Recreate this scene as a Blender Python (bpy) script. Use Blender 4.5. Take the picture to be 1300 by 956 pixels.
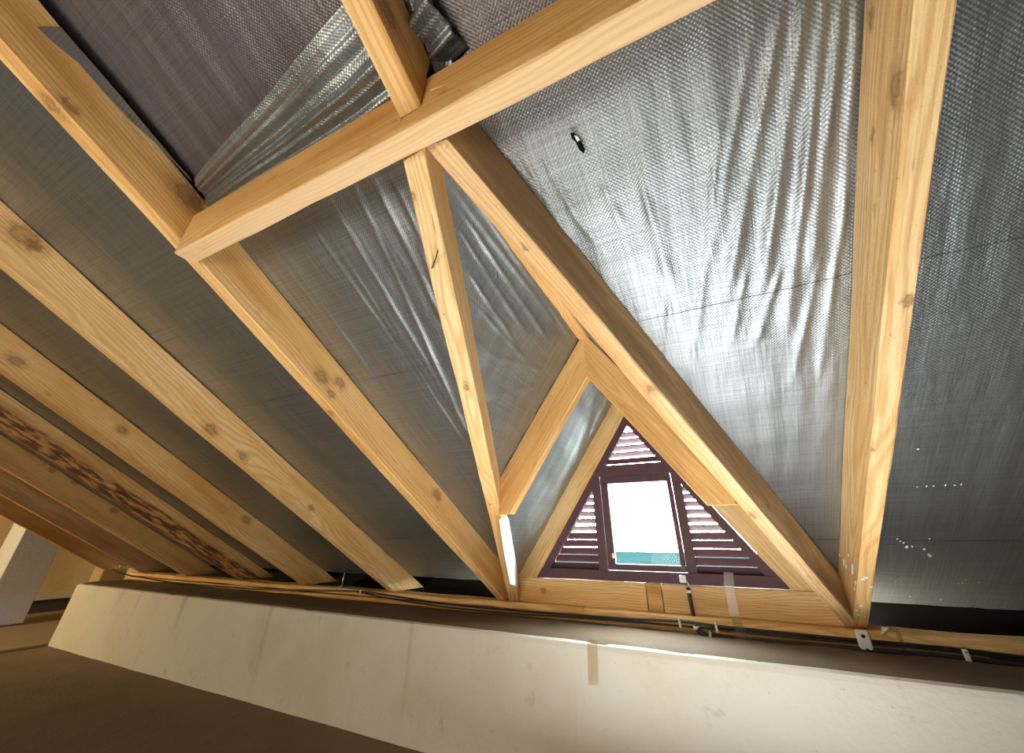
import bpy, bmesh, math, random
import numpy as np
from mathutils import Vector, Matrix

for o in list(bpy.data.objects):
    bpy.data.objects.remove(o)
scene = bpy.context.scene
COL = scene.collection

# ------------------------------------------------------------------ camera
CAMZ = 1.05                                   # camera height above the floor (m)
FPX, PITCH, YAW, ROLL = 486.9, 0.47226, -0.4656, 0.00275
PHI, TH = 0.48794, 0.18                       # roof pitch, rafter depth
cF = Vector((math.sin(YAW)*math.cos(PITCH), math.cos(YAW)*math.cos(PITCH), math.sin(PITCH)))
cR = Vector((math.cos(YAW), -math.sin(YAW), 0)); cU = cR.cross(cF)
cR, cU = (cR*math.cos(ROLL)+cU*math.sin(ROLL)), (cU*math.cos(ROLL)-cR*math.sin(ROLL))
cam_d = bpy.data.cameras.new('camera'); cam = bpy.data.objects.new('camera', cam_d); COL.objects.link(cam)
cam_d.sensor_width = 36; cam_d.sensor_fit = 'HORIZONTAL'; cam_d.lens = 36*FPX/1300
cam_d.shift_y = -45/1300; cam_d.clip_start = 0.02; cam_d.clip_end = 2000
mw = Matrix((cR, cU, -cF)).transposed().to_4x4(); mw.translation = (0, 0, CAMZ)
cam.matrix_world = mw
scene.camera = cam
vs = scene.view_settings
vs.view_transform = 'Standard'; vs.look = 'None'; vs.gamma = 1; vs.use_curve_mapping = False
vs.exposure = 0.18

# ------------------------------------------------------------------ daylight, fill lights and bulb
wd = bpy.data.worlds.new('overcast_sky'); scene.world = wd; wd.use_nodes = True
bg = wd.node_tree.nodes['Background']
bg.inputs[0].default_value = (0.86, 0.94, 1.0, 1); bg.inputs[1].default_value = 60.0

def area(name, loc, target, size, power, color, portal=False, sy=None):
    l = bpy.data.lights.new(name, 'AREA'); l.shape = 'RECTANGLE'; l.size = size; l.size_y = sy or size
    l.energy = power; l.color = color
    if portal: l.cycles.is_portal = True
    o = bpy.data.objects.new(name, l); COL.objects.link(o); o.location = loc
    o.rotation_euler = (Vector(target)-Vector(loc)).to_track_quat('-Z', 'Y').to_euler()
    return o
area('daylight_portal', (-0.50, 2.99, CAMZ+0.27), (-0.50, 0, CAMZ+0.27), 1.6, 1, (1, 1, 1), portal=True, sy=1.2)
# added fill in place of bounce off the bright floor, aimed up at rafters
area('floor_bounce_fill', (-0.15, 1.25, 0.16), (-0.15, 1.26, 2.0), 1.4, 32, (0.97, 0.98, 1.0))
# second added fill, warmer, unseen behind the camera
area('warm_rear_fill', (-0.9, -1.7, 0.35), (-2.2, 0.6, 1.9), 1.1, 62, (1.0, 0.90, 0.76))
# weak warm bulb in the far part of the loft
area('bulb_light', (-8.2, -1.2, 1.5), (-7.6, 2.4, 0.6), 0.25, 110, (1.0, 0.76, 0.42))

# ------------------------------------------------------------------ helpers
def W(p): return Vector((p[0], p[1], p[2]+CAMZ))
def ray(px, py): return cF + cR*((px-650)/FPX) - cU*((py-433)/FPX)
SN, CS = math.sin(PHI), math.cos(PHI)
NOUT = Vector((0, SN, CS)); DOWN = Vector((0, CS, -SN)); XA = Vector((1, 0, 0)); ZA = Vector((0, 0, 1))
def atr(px, py, D): d = ray(px, py); return d*(D/d.dot(NOUT))
def aty(px, py, Y): d = ray(px, py); return d*(Y/d.y)
def atx(px, py, X): d = ray(px, py); return d*(X/d.x)
def atpl(px, py, p0, n): d = ray(px, py); return d*(Vector(p0).dot(n)/d.dot(n))
def rz(y, D=1.0): return (D-y*SN)/CS           # height of the plane at distance D
def rp(x, y, D=1.0): return Vector((x, y, rz(y, D)))

def tag(o, label=None, cat=None, group=None, kind=None):
    if label: o['label'] = label
    if cat: o['category'] = cat
    if group: o['group'] = group
    if kind: o['kind'] = kind
    return o
def adopt(o, parent):
    o.parent = parent
    o.matrix_parent_inverse = parent.matrix_basis.inverted()
    return o
def link(name, me, mat, M=None, parent=None):
    o = bpy.data.objects.new(name, me); COL.objects.link(o)
    if mat:
        me.materials.clear(); me.materials.append(mat)
    if M is not None: o.matrix_basis = M
    if parent is not None: adopt(o, parent)
    return o
def mesh_from(name, v, f, smooth=False):
    me = bpy.data.meshes.new(name); me.from_pydata([tuple(p) for p in v], [], f); me.validate(); me.update()
    if smooth: me.polygons.foreach_set('use_smooth', [True]*len(me.polygons))
    return me
def bm_mesh(name, bm, smooth=False):
    bmesh.ops.recalc_face_normals(bm, faces=bm.faces)
    me = bpy.data.meshes.new(name); bm.to_mesh(me); bm.free()
    if smooth: me.polygons.foreach_set('use_smooth', [True]*len(me.polygons))
    return me
def frame(o, ex, ez):
    ex = ex.normalized(); ez = (ez-ex*ez.dot(ex)).normalized(); ey = ez.cross(ex)
    M = Matrix((ex, ey, ez)).transposed().to_4x4(); M.translation = o
    return M
def box(name, lo, hi, mat, parent=None, bev=0.003, rel=True):
    """axis-aligned bevelled block between two corners (photo-relative coordinates)"""
    lo, hi = Vector(lo), Vector(hi); c = (lo+hi)/2; s = hi-lo
    bm = bmesh.new(); bmesh.ops.create_cube(bm, size=1)
    for v in bm.verts: v.co = Vector((v.co.x*s.x, v.co.y*s.y, v.co.z*s.z))
    if bev: bmesh.ops.bevel(bm, geom=bm.edges[:], offset=min(bev, min(s)/3), segments=1, affect='EDGES')
    return link(name, bm_mesh(name, bm), mat, Matrix.Translation(W(c) if rel else c), parent)
def tube(name, pts, r, mat, parent=None, seg=8, smoothn=6):
    P = [Vector(p) for p in pts]
    if smoothn and len(P) > 2:
        Q = []
        for i in range(len(P)-1):
            a, b, c, d = P[max(i-1, 0)], P[i], P[i+1], P[min(i+2, len(P)-1)]
            for k in range(smoothn):
                t = k/smoothn
                Q.append(0.5*((2*b)+(c-a)*t+(2*a-5*b+4*c-d)*t*t+(3*b-a-3*c+d)*t**3))
        Q.append(P[-1]); P = Q
    v, f = [], []
    for i, p in enumerate(P):
        t = (P[min(i+1, len(P)-1)]-P[max(i-1, 0)]).normalized()
        a = t.cross(ZA if abs(t.z) < 0.9 else XA).normalized(); b = t.cross(a)
        rr = r[i] if isinstance(r, (list, tuple)) else r
        for k in range(seg):
            an = 2*math.pi*k/seg; v.append(W(p)+a*(rr*math.cos(an))+b*(rr*math.sin(an)))
    for i in range(len(P)-1):
        for k in range(seg):
            f.append((i*seg+k, i*seg+(k+1) % seg, (i+1)*seg+(k+1) % seg, (i+1)*seg+k))
    f.append(tuple(range(seg))[::-1]); f.append(tuple((len(P)-1)*seg+k for k in range(seg)))
    o0 = v[0].copy()
    me = mesh_from(name, [q-o0 for q in v], f, True)
    return link(name, me, mat, Matrix.Translation(o0), parent)
def slab(name, poly, thick, n, mat, parent=None):
    """thin solid from a planar outline of relative points, thickness along n"""
    c = sum((Vector(p) for p in poly), Vector())/len(poly); k = len(poly)
    v = [Vector(p)-c for p in poly]+[Vector(p)-c+Vector(n)*thick for p in poly]
    f = [tuple(range(k))[::-1], tuple(range(k, 2*k))]+[(i, (i+1) % k, k+(i+1) % k, k+i) for i in range(k)]
    bm = bmesh.new(); vv = [bm.verts.new(p) for p in v]
    for q in f: bm.faces.new([vv[i] for i in q])
    return link(name, bm_mesh(name, bm), mat, Matrix.Translation(W(c)), parent)

# ------------------------------------------------------------------ node helpers
class NT:
    def __init__(s, name):
        s.m = bpy.data.materials.new(name); s.m.use_nodes = True; s.t = s.m.node_tree
        s.b = s.t.nodes['Principled BSDF']; s.out = s.t.nodes['Material Output']
    def n(s, typ, **kw):
        nd = s.t.nodes.new(typ)
        for k, v in kw.items(): setattr(nd, k, v)
        return nd
    def set(s, sock, v):
        if isinstance(v, bpy.types.NodeSocket): s.t.links.new(v, sock)
        else: sock.default_value = v
    def math(s, op, a, b=0.0, c=None):
        nd = s.n('ShaderNodeMath', operation=op); s.set(nd.inputs[0], a); s.set(nd.inputs[1], b)
        if c is not None: s.set(nd.inputs[2], c)
        return nd.outputs[0]
    def vmath(s, op, a, b):
        nd = s.n('ShaderNodeVectorMath', operation=op); s.set(nd.inputs[0], a); s.set(nd.inputs[1], b)
        return nd.outputs['Value'] if op in ('LENGTH', 'DISTANCE', 'DOT_PRODUCT') else nd.outputs[0]
    def co(s): return s.n('ShaderNodeTexCoord').outputs['Object']
    def noise(s, vec, scale, detail=3.0, rough=0.55, out='Fac'):
        nd = s.n('ShaderNodeTexNoise'); s.set(nd.inputs['Vector'], vec)
        nd.inputs['Scale'].default_value = scale; nd.inputs['Detail'].default_value = detail; nd.inputs['Roughness'].default_value = rough
        return nd.outputs[out]
    def ramp(s, fac, stops, interp='LINEAR'):
        nd = s.n('ShaderNodeValToRGB'); s.set(nd.inputs[0], fac); cr = nd.color_ramp; cr.interpolation = interp
        while len(cr.elements) > 1: cr.elements.remove(cr.elements[-1])
        for i, (p, c) in enumerate(stops):
            e = cr.elements[0] if i == 0 else cr.elements.new(p)
            e.position = p; c = (c, c, c) if not isinstance(c, (tuple, list)) else c; e.color = (*c, 1)
        return nd.outputs[0]
    def smooth(s, v, lo, hi):
        nd = s.n('ShaderNodeMapRange', interpolation_type='SMOOTHSTEP'); s.set(nd.inputs['Value'], v)
        nd.inputs['From Min'].default_value = lo; nd.inputs['From Max'].default_value = hi
        return nd.outputs[0]
    def mix(s, fac, a, b, mode='MIX'):
        nd = s.n('ShaderNodeMix', data_type='RGBA', blend_type=mode); s.set(nd.inputs[0], fac)
        for k, v in ((6, a), (7, b)): s.set(nd.inputs[k], v if isinstance(v, bpy.types.NodeSocket) else (*v, 1))
        return nd.outputs[2]
    def bump(s, h, dist, strength=1.0, normal=None):
        nd = s.n('ShaderNodeBump'); s.set(nd.inputs['Height'], h); nd.inputs['Distance'].default_value = dist; nd.inputs['Strength'].default_value = strength
        if normal: s.set(nd.inputs['Normal'], normal)
        s.t.links.new(nd.outputs[0], s.b.inputs['Normal']); return nd.outputs[0]
    def base(s, v): s.set(s.b.inputs['Base Color'], v if isinstance(v, bpy.types.NodeSocket) else (*v, 1))
    def rough(s, v): s.set(s.b.inputs['Roughness'], v)

def wood(seed, tone=0.5, knots=(), dirt=0.25, wane=None, sawn=0.5, sat=1.0, val=1.0, face=None):
    """raw sawn spruce: growth rings cut lengthwise, fibres, saw marks, knots, grime (object space, x along the grain)"""
    r = random.Random(seed); k = NT('raw_spruce'); co = k.co()
    off = (r.uniform(-5, 5), r.uniform(-5, 5), r.uniform(-5, 5))
    cs = k.vmath('ADD', co, off)
    slow = k.noise(k.vmath('MULTIPLY', cs, (0.9, 3, 3)), 1.0, 2.0, out='Color')
    quick = k.noise(cs, 45.0, 2.0, out='Color')
    warp = k.vmath('MULTIPLY', k.vmath('SUBTRACT', slow, (0.5, 0.5, 0.5)), (0, 0.16, 0.16))
    ring = k.vmath('ADD', k.vmath('MULTIPLY', co, (0.02, 1, 1)), warp)
    ring = k.vmath('ADD', ring, (0, r.uniform(0.02, 0.07)*r.choice((-1, 1)), r.uniform(-0.1, 0.06)))
    rad = k.vmath('LENGTH', ring, (0, 0, 0))
    rings = k.math('SINE', k.math('MULTIPLY', rad, 2*math.pi/r.uniform(0.009, 0.013)))
    rings = k.smooth(rings, -0.4, 1.0)
    fib = k.noise(k.vmath('MULTIPLY', cs, (4, 160, 160)), 1.0, 3.0, 0.6)
    broad = k.noise(k.vmath('MULTIPLY', cs, (1.2, 9, 9)), 1.0, 3.0, 0.5)
    L = (0.90*val, 0.65*val, 0.33*val); Mi = (0.80*val, 0.495*val, 0.185*val); Dk = (0.53*val, 0.25*val, 0.058*val)
    if sat < 1:
        g = lambda c: tuple(x*sat+(0.3*c[0]+0.6*c[1]+0.1*c[2])*(1-sat) for x in c)
        L, Mi, Dk = g(L), g(Mi), g(Dk)
    c = k.ramp(k.math('ADD', broad, (tone-0.5)*0.5), [(0.25, L), (0.5, Mi), (0.78, Dk)])
    c = k.mix(k.math('MULTIPLY', rings, 0.40), c, Dk)
    c = k.mix(k.math('MULTIPLY', k.smooth(fib, 0.45, 0.72), 0.45), c, Dk)
    dash = k.noise(k.vmath('MULTIPLY', cs, (7, 95, 95)), 1.0, 2.0, 0.5)
    c = k.mix(k.math('MULTIPLY', k.smooth(dash, 0.66, 0.76), 0.55), c, (0.27, 0.12, 0.035))
    if face:                                                    # one face weathered or paler: (axis, below, colour, amount)
        sx = k.n('ShaderNodeSeparateXYZ'); k.set(sx.inputs[0], co)
        fm = k.math('MULTIPLY', k.math('LESS_THAN', sx.outputs[face[0]], face[1]), k.math('MULTIPLY', k.smooth(broad, 0.15, 0.6), face[3]))
        c = k.mix(fm, c, face[2])
    if dirt:
        dn = k.noise(k.vmath('MULTIPLY', cs, (2.2, 7, 7)), 1.3, 5.0, 0.7)
        c = k.mix(k.math('MULTIPLY', k.smooth(dn, 0.60, 0.80), dirt*2), c, (0.16, 0.10, 0.055))
    sp = k.noise(k.vmath('MULTIPLY', cs, (30, 60, 60)), 1.0, 2.0)
    c = k.mix(k.math('MULTIPLY', k.smooth(sp, 0.70, 0.80), 0.5), c, (0.22, 0.11, 0.04))
    for (kx, ky, kz, kr) in knots:
        dv = k.vmath('MULTIPLY', k.vmath('SUBTRACT', co, (kx, ky, kz)), (0.62, 1, 1))
        dw = k.vmath('MULTIPLY', k.vmath('SUBTRACT', quick, (0.5, 0.5, 0.5)), (0.035, 0.035, 0.035))
        d = k.math('DIVIDE', k.vmath('LENGTH', k.vmath('ADD', dv, dw), (0, 0, 0)), kr)
        fac = k.ramp(k.math('MULTIPLY', d, 0.4), [(0.0, 0.8), (0.12, 0.5), (0.28, 0.55), (0.36, 0.75), (0.42, 0.5), (0.6, 0.22), (1.0, 0.0)])
        c = k.mix(fac, c, (0.20, 0.085, 0.025))
    if wane:                                                    # strip of bark left along one arris: (y centre, z centre, radius)
        dv = k.vmath('MULTIPLY', k.vmath('SUBTRACT', co, (0, wane[0], wane[1])), (0, 1, 1))
        d = k.vmath('LENGTH', dv, (0, 0, 0))
        wn = k.noise(k.vmath('MULTIPLY', cs, (6, 48, 48)), 1.0, 4.0, 0.6)
        mask = k.smooth(k.math('SUBTRACT', wane[2], k.math('ADD', d, k.math('MULTIPLY', k.math('SUBTRACT', broad, 0.5), 0.08))), 0.0, 0.015)
        c = k.mix(mask, c, k.ramp(wn, [(0.40, (0.13, 0.055, 0.035)), (0.49, (0.25, 0.105, 0.05)), (0.54, (0.55, 0.28, 0.08)), (0.7, (0.70, 0.40, 0.13))]))
    k.base(c); k.rough(0.72); k.b.inputs['Specular IOR Level'].default_value = 0.25
    sw = k.noise(k.vmath('MULTIPLY', cs, (260, 8, 8)), 1.0, 1.0)
    fz = k.noise(k.vmath('MULTIPLY', cs, (45, 110, 110)), 1.0, 4.0, 0.7)
    h = k.math('ADD', k.math('MULTIPLY', sw, 0.5*sawn), k.math('ADD', k.math('MULTIPLY', fz, 0.8*sawn), k.math('MULTIPLY', fib, 0.5)))
    k.bump(h, 0.004, 0.6)
    return k.m

def timber(name, A, B, w, d, up, mat, cuts=(), n=None, ch=0.004, seed=0, wob=0.0016, parent=None):
    """sawn timber with slightly uneven arrises; A, B are ends of the centre line of the underside"""
    A, B = Vector(A), Vector(B); L = (B-A).length; M = frame(W(A), B-A, Vector(up))
    n = n or max(4, int(L/0.12)); r = random.Random(seed)
    prof = [(-w/2+ch, 0), (w/2-ch, 0), (w/2, ch), (w/2, d-ch), (w/2-ch, d), (-w/2+ch, d), (-w/2, d-ch), (-w/2, ch)]
    ph = [[(r.uniform(2, 9), r.uniform(0, 6.28)) for _ in range(3)] for _ in range(8)]
    bm = bmesh.new(); rows = []
    for i in range(n+1):
        x = L*i/n; row = []
        for j, (y, z) in enumerate(prof):
            q = sum(math.sin(a*x+b) for a, b in ph[j])*wob/2; q2 = sum(math.sin(a*1.3*x+b+1) for a, b in ph[j])*wob/2
            row.append(bm.verts.new((x, y+q, z+q2)))
        rows.append(row)
    for i in range(n):
        for j in range(8):
            bm.faces.new((rows[i][j], rows[i][(j+1) % 8], rows[i+1][(j+1) % 8], rows[i+1][j]))
    bm.faces.new(rows[0][::-1]); bm.faces.new(rows[-1])
    Mi = M.inverted()
    for (p, nn) in cuts:
        pl = Mi @ W(p); nl = (Mi.to_3x3() @ Vector(nn)).normalized()
        res = bmesh.ops.bisect_plane(bm, geom=bm.verts[:]+bm.edges[:]+bm.faces[:], plane_co=pl, plane_no=nl, clear_outer=True)
        es = [e for e in bm.edges if e.is_boundary]
        if es:
            try: bmesh.ops.edgeloop_fill(bm, edges=es)
            except Exception: bmesh.ops.holes_fill(bm, edges=es)
    return link(name, bm_mesh(name, bm), mat, M, parent)

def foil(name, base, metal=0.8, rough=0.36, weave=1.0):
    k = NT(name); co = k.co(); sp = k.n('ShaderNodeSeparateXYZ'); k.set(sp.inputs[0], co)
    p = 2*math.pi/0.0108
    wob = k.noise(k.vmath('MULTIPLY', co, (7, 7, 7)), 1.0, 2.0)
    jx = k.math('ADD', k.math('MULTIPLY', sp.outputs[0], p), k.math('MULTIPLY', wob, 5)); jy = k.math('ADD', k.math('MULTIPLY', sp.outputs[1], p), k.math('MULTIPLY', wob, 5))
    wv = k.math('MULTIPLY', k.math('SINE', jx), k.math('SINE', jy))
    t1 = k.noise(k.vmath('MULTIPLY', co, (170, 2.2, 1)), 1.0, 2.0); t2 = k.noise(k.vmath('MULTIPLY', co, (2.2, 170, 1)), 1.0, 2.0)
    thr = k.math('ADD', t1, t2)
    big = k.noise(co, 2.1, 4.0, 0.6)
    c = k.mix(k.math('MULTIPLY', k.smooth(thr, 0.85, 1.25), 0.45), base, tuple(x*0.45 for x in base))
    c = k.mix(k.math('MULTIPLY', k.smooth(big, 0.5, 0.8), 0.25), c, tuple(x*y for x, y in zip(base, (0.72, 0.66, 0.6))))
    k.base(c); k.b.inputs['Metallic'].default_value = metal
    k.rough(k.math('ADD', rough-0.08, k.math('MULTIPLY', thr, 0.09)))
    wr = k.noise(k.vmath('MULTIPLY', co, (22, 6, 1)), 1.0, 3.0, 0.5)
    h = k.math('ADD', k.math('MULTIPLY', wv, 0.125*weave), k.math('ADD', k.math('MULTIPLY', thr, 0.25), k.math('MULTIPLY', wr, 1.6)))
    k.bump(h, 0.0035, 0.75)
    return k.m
def simple(name, col, rough=0.5, metal=0.0, noise=0.0, spec=0.5):
    k = NT(name)
    if noise:
        c = k.mix(k.math('MULTIPLY', k.smooth(k.noise(k.co(), 18, 4.0), 0.35, 0.7), noise), col, tuple(x*0.45 for x in col)); k.base(c)
    else: k.base(col)
    k.rough(rough); k.b.inputs['Metallic'].default_value = metal; k.b.inputs['Specular IOR Level'].default_value = spec
    return k.m
def plaster(name, col, dark, streak=0.0):
    k = NT(name); co = k.co()
    a = k.noise(co, 1.6, 6.0, 0.65); b = k.noise(co, 9.0, 5.0, 0.6)
    c = k.mix(k.math('MULTIPLY', k.smooth(a, 0.42, 0.75), 0.55), col, dark)
    c = k.mix(k.math('MULTIPLY', k.smooth(b, 0.62, 0.75), 0.35), c, tuple(x*0.6 for x in dark))
    if streak:
        st = k.noise(k.vmath('MULTIPLY', co, (5, 5, 0.25)), 1.0, 2.0)
        c = k.mix(k.math('MULTIPLY', k.smooth(st, 0.62, 0.70), streak), c, tuple(x*0.55 for x in dark))
    sp = k.noise(co, 60, 2.0)
    c = k.mix(k.math('MULTIPLY', k.smooth(sp, 0.72, 0.78), 0.5), c, (0.12, 0.09, 0.06))
    k.base(c); k.rough(0.85); k.b.inputs['Specular IOR Level'].default_value = 0.2
    k.bump(k.math('ADD', k.math('MULTIPLY', a, 1.5), k.math('MULTIPLY', k.noise(co, 45, 4.0), 0.35)), 0.02, 0.5)
    return k.m
def clear(name, tint, gloss, rough=0.05):
    k = NT(name); k.t.nodes.remove(k.b)
    tr = k.n('ShaderNodeBsdfTransparent'); tr.inputs[0].default_value = (*tint, 1)
    gl = k.n('ShaderNodeBsdfGlossy'); gl.inputs['Roughness'].default_value = rough
    mx = k.n('ShaderNodeMixShader'); mx.inputs[0].default_value = gloss
    k.t.links.new(tr.outputs[0], mx.inputs[1]); k.t.links.new(gl.outputs[0], mx.inputs[2]); k.t.links.new(mx.outputs[0], k.out.inputs[0])
    return k.m

M_FOIL = foil('silver_woven_membrane', (0.39, 0.42, 0.422), metal=0.92, rough=0.45)
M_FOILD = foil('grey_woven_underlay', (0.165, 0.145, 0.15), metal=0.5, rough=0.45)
M_DECK = simple('dark_roof_boarding', (0.018, 0.016, 0.015), 0.95, spec=0.1)
M_PAINT = NT('brown_window_paint'); _c = M_PAINT.mix(M_PAINT.math('MULTIPLY', M_PAINT.smooth(M_PAINT.noise(M_PAINT.co(), 14, 5.0, 0.7), 0.45, 0.75), 0.5), (0.085, 0.030, 0.036), (0.045, 0.017, 0.022))
M_PAINT.base(_c); M_PAINT.rough(0.6); M_PAINT.bump(M_PAINT.noise(M_PAINT.vmath('MULTIPLY', M_PAINT.co(), (40, 40, 40)), 1.0, 3.0), 0.002, 0.4); M_PAINT = M_PAINT.m
M_GLASS = clear('window_glass', (0.96, 0.99, 0.98), 0.004, 0.0)
M_TAPE = clear('clear_sticky_tape', (0.90, 0.86, 0.78), 0.07, 0.3)
M_BLACK = simple('black_plastic', (0.012, 0.012, 0.014), 0.38)
M_WHITE = simple('white_plastic', (0.82, 0.82, 0.80), 0.4)
M_METAL = simple('zinc_plated_steel', (0.55, 0.55, 0.53), 0.35, 1.0)
M_NAIL = simple('rusty_nail_steel', (0.16, 0.09, 0.05), 0.5, 0.7)
M_SPLASH = simple('white_paint_splash', (0.86, 0.86, 0.83), 0.6)
M_SOOT = simple('burnt_black_edge', (0.006, 0.006, 0.006), 0.9, spec=0.1)
M_WALL = plaster('cream_plaster', (0.64, 0.61, 0.52), (0.55, 0.47, 0.35), 0.5)
M_LEDGE = plaster('bare_brown_mortar', (0.17, 0.118, 0.075), (0.115, 0.078, 0.048))
M_FLOOR = plaster('dusty_brown_screed', (0.21, 0.15, 0.095), (0.14, 0.095, 0.06))
M_PILLAR = plaster('whitewashed_plaster', (0.55, 0.55, 0.57), (0.46, 0.45, 0.45))
M_GABLE = plaster('ochre_plaster', (0.62, 0.47, 0.26), (0.50, 0.36, 0.19))
M_DWOOD = simple('dark_stained_board', (0.05, 0.03, 0.02), 0.6, noise=0.5)

# ------------------------------------------------------------------ setting: floor, walls
XL, XR, YB = -9.5, 3.2, -4.6                  # gable left, gable right, rear edge
def grid_plane(name, nx, ny, fn, mat, parent=None, M=None, smooth=True):
    v = [fn(i/(nx-1), j/(ny-1)) for j in range(ny) for i in range(nx)]
    f = [(j*nx+i, j*nx+i+1, (j+1)*nx+i+1, (j+1)*nx+i) for j in range(ny-1) for i in range(nx-1)]
    return link(name, mesh_from(name, v, f, smooth), mat, M, parent)
floor = box('floor', (XL-0.3, YB, -CAMZ-0.2), (XR, 3.5, -CAMZ), M_FLOOR, bev=0)
tag(floor, 'dusty brown screed floor of the loft', kind='structure')
step = box('floor_screed', (XL, -4.5, -CAMZ), (-6.74, 3.4, -CAMZ+0.025), plaster('pale_screed', (0.34, 0.25, 0.16), (0.25, 0.18, 0.11)), floor, bev=0.01)

# low eaves wall with a sloping mortar ledge
rw = random.Random(4)
def wall_back():
    x0, x1 = -6.74, XR; nx = 170
    ph = [(rw.uniform(0.6, 7), rw.uniform(0, 6.3), rw.uniform(0.2, 1)) for _ in range(7)]
    def wv(x, s): return sum(a*math.sin(f*x+p+s*1.7) for f, p, a in ph)*0.0014
    prof = [(2.37, -CAMZ), (2.375, -0.95), (2.38, -0.83), (2.385, -0.7), (2.39, -0.58), (2.392, -0.515), (2.398, -0.494), (2.42, -0.488)]
    v, f = [], []
    k = len(prof)+3
    for i in range(nx+1):
        x = x0+(x1-x0)*i/nx
        bow = 0.0
        for j, (y, z) in enumerate(prof): v.append(W((x, y+wv(x, j*0.5)*(j < 5), z)))
        v += [W((x, 2.84, -0.480)), W((x, 3.45, -0.480)), W((x, 3.45, -CAMZ))]
    for i in range(nx):
        for j in range(k): f.append((i*k+j, i*k+(j+1) % k, (i+1)*k+(j+1) % k, (i+1)*k+j))
    f.append(tuple(range(k))[::-1]); f.append(tuple(nx*k+j for j in range(k)))
    w = link('wall_back', mesh_from('wall_back', v, f, False), M_WALL)
    tag(w, 'low cream plastered eaves wall under the roof slope', kind='structure')
    def lf(u, t):
        x = x0+0.01+(x1-x0-0.02)*u; y = 2.402+(2.845-2.402)*t
        return W((x, y+(0.002*math.sin(x*3.1)+0.0015*math.sin(x*11) if t == 0 else 0), -0.494+0.014*min(1, t*9)+0.004*t+wv(x*2.3, t*3)*0.6*(t > 0)+0.0015*math.sin(17*x+9*t)*(t > 0)))
    le = grid_plane('ledge', 240, 10, lf, M_LEDGE, w)
    le['label'] = 'bare brown mortar ledge on top'
    return w
wall = wall_back()
wl = box('wall_left', (XL-0.2, YB, -CAMZ), (XL, 5.2, 2.6), M_GABLE, bev=0); tag(wl, 'ochre plastered end wall far beyond the pillar', kind='structure')
bl = box('baseboard_left', (XL, YB, -CAMZ+0.025), (XL+0.07, 5.0, -0.86), M_DWOOD); tag(bl, 'dark stained board along the foot of the ochre wall', kind='structure')
tl = box('trim_1', (XL, YB, -0.86), (XL+0.12, 5.0, -0.76), plaster('pale_ledge_plaster', (0.66, 0.56, 0.40), (0.55, 0.44, 0.28))); tag(tl, 'pale plaster ledge above the dark board', kind='structure')
wr_ = box('wall_right', (XR, YB, -CAMZ), (XR+0.2, 3.5, 2.9), M_WALL, bev=0); tag(wr_, 'plastered gable wall', kind='structure')
wf = box('wall_front', (XL, YB-0.2, -CAMZ), (XR, YB, 1.7), M_WALL, bev=0); tag(wf, 'plastered rear wall', kind='structure')
we = box('wall_eaves', (XL-0.2, 3.5, -CAMZ), (-6.74, 3.7, 2.6), M_GABLE, bev=0); tag(we, 'ochre plastered wall beyond the low wall', kind='structure')

pil = bpy.data.objects.new('pillar', None); COL.objects.link(pil); pil.matrix_basis = Matrix.Translation(W((-8.6, 2.4, -CAMZ+0.025)))
tag(pil, 'whitewashed square pillar standing beyond the end of the low wall', 'pillar')
box('shaft', (-8.90, 2.19, -CAMZ+0.025), (-8.36, 2.60, 2.2), M_PILLAR, pil, bev=0.008)
box('base_edge', (-8.905, 2.185, -CAMZ+0.025), (-8.352, 2.607, -CAMZ+0.05), M_LEDGE, pil, bev=0.004)

# ------------------------------------------------------------------ roof: boarding + membrane sheets
FD = 1.0+TH+0.002                              # membrane plane
RIDGE_Z, RX, TD = 1.045, -0.502, 1.44          # dormer ridge height, its x, tan of its pitch
def yval(z): return (FD-z*CS)/SN
def xv_left(y): z = rz(y, FD); return RX-max(0.0, RIDGE_Z-z)/TD
def xv_right(y): z = rz(y, FD); return RX+max(0.0, RIDGE_Z-z)/TD
YAP = yval(RIDGE_Z)                            # where the dormer ridge meets the slope
XE = -7.68                                     # the slope ends here; the space beyond is higher
def deck():
    D0, D1 = 1.30, 1.33
    def P(x, y, D): return W(rp(x, y, D))
    yr = -2.2; ye = 3.75
    v, f = [], []
    def quadprism(poly):
        b = len(v); k = len(poly)
        for D in (D0, D1): v.extend(P(x, y, D) for x, y in poly)
        f.append(tuple(b+i for i in range(k))[::-1]); f.append(tuple(b+k+i for i in range(k)))
        f.extend((b+i, b+(i+1) % k, b+k+(i+1) % k, b+k+i) for i in range(k))
    ya = (D0-RIDGE_Z*CS)/SN
    xe = (RIDGE_Z-rz(ye, D0))/TD
    quadprism([(XE, yr), (XR, yr), (XR, ya), (XE, ya)])
    quadprism([(XE, ya), (RX, ya), (RX-xe, ye), (XE, ye)])
    quadprism([(RX, ya), (XR, ya), (XR, ye), (RX+xe, ye)])
    # the opposite slope behind the camera
    b = len(v); zr = rz(yr, D0)
    v.extend([W((XL-0.2, yr, zr+0.05)), W((XR, yr, zr+0.05)), W((XR, YB-0.2, zr-1.35)), W((XL-0.2, YB-0.2, zr-1.35))]); f.append((b, b+1, b+2, b+3))
    # flat high ceiling beyond the end of the slope
    b = len(v); v.extend([W((XL-0.2, yr, zr+0.05)), W((XE, yr, zr+0.05)), W((XE, 3.7, 2.55)), W((XL-0.2, 3.7, 2.55))]); f.append((b, b+1, b+2, b+3))
    b = len(v); v.extend([W((XE, yr, zr+0.05)), W((XE, 3.7, 2.55)), W((XE, 3.7, rz(3.7, 1.19))), W((XE, yr, rz(yr, 1.19)))]); f.append((b, b+1, b+2, b+3))
    return link('ceiling', mesh_from('ceiling', v, f), M_DECK)
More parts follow.
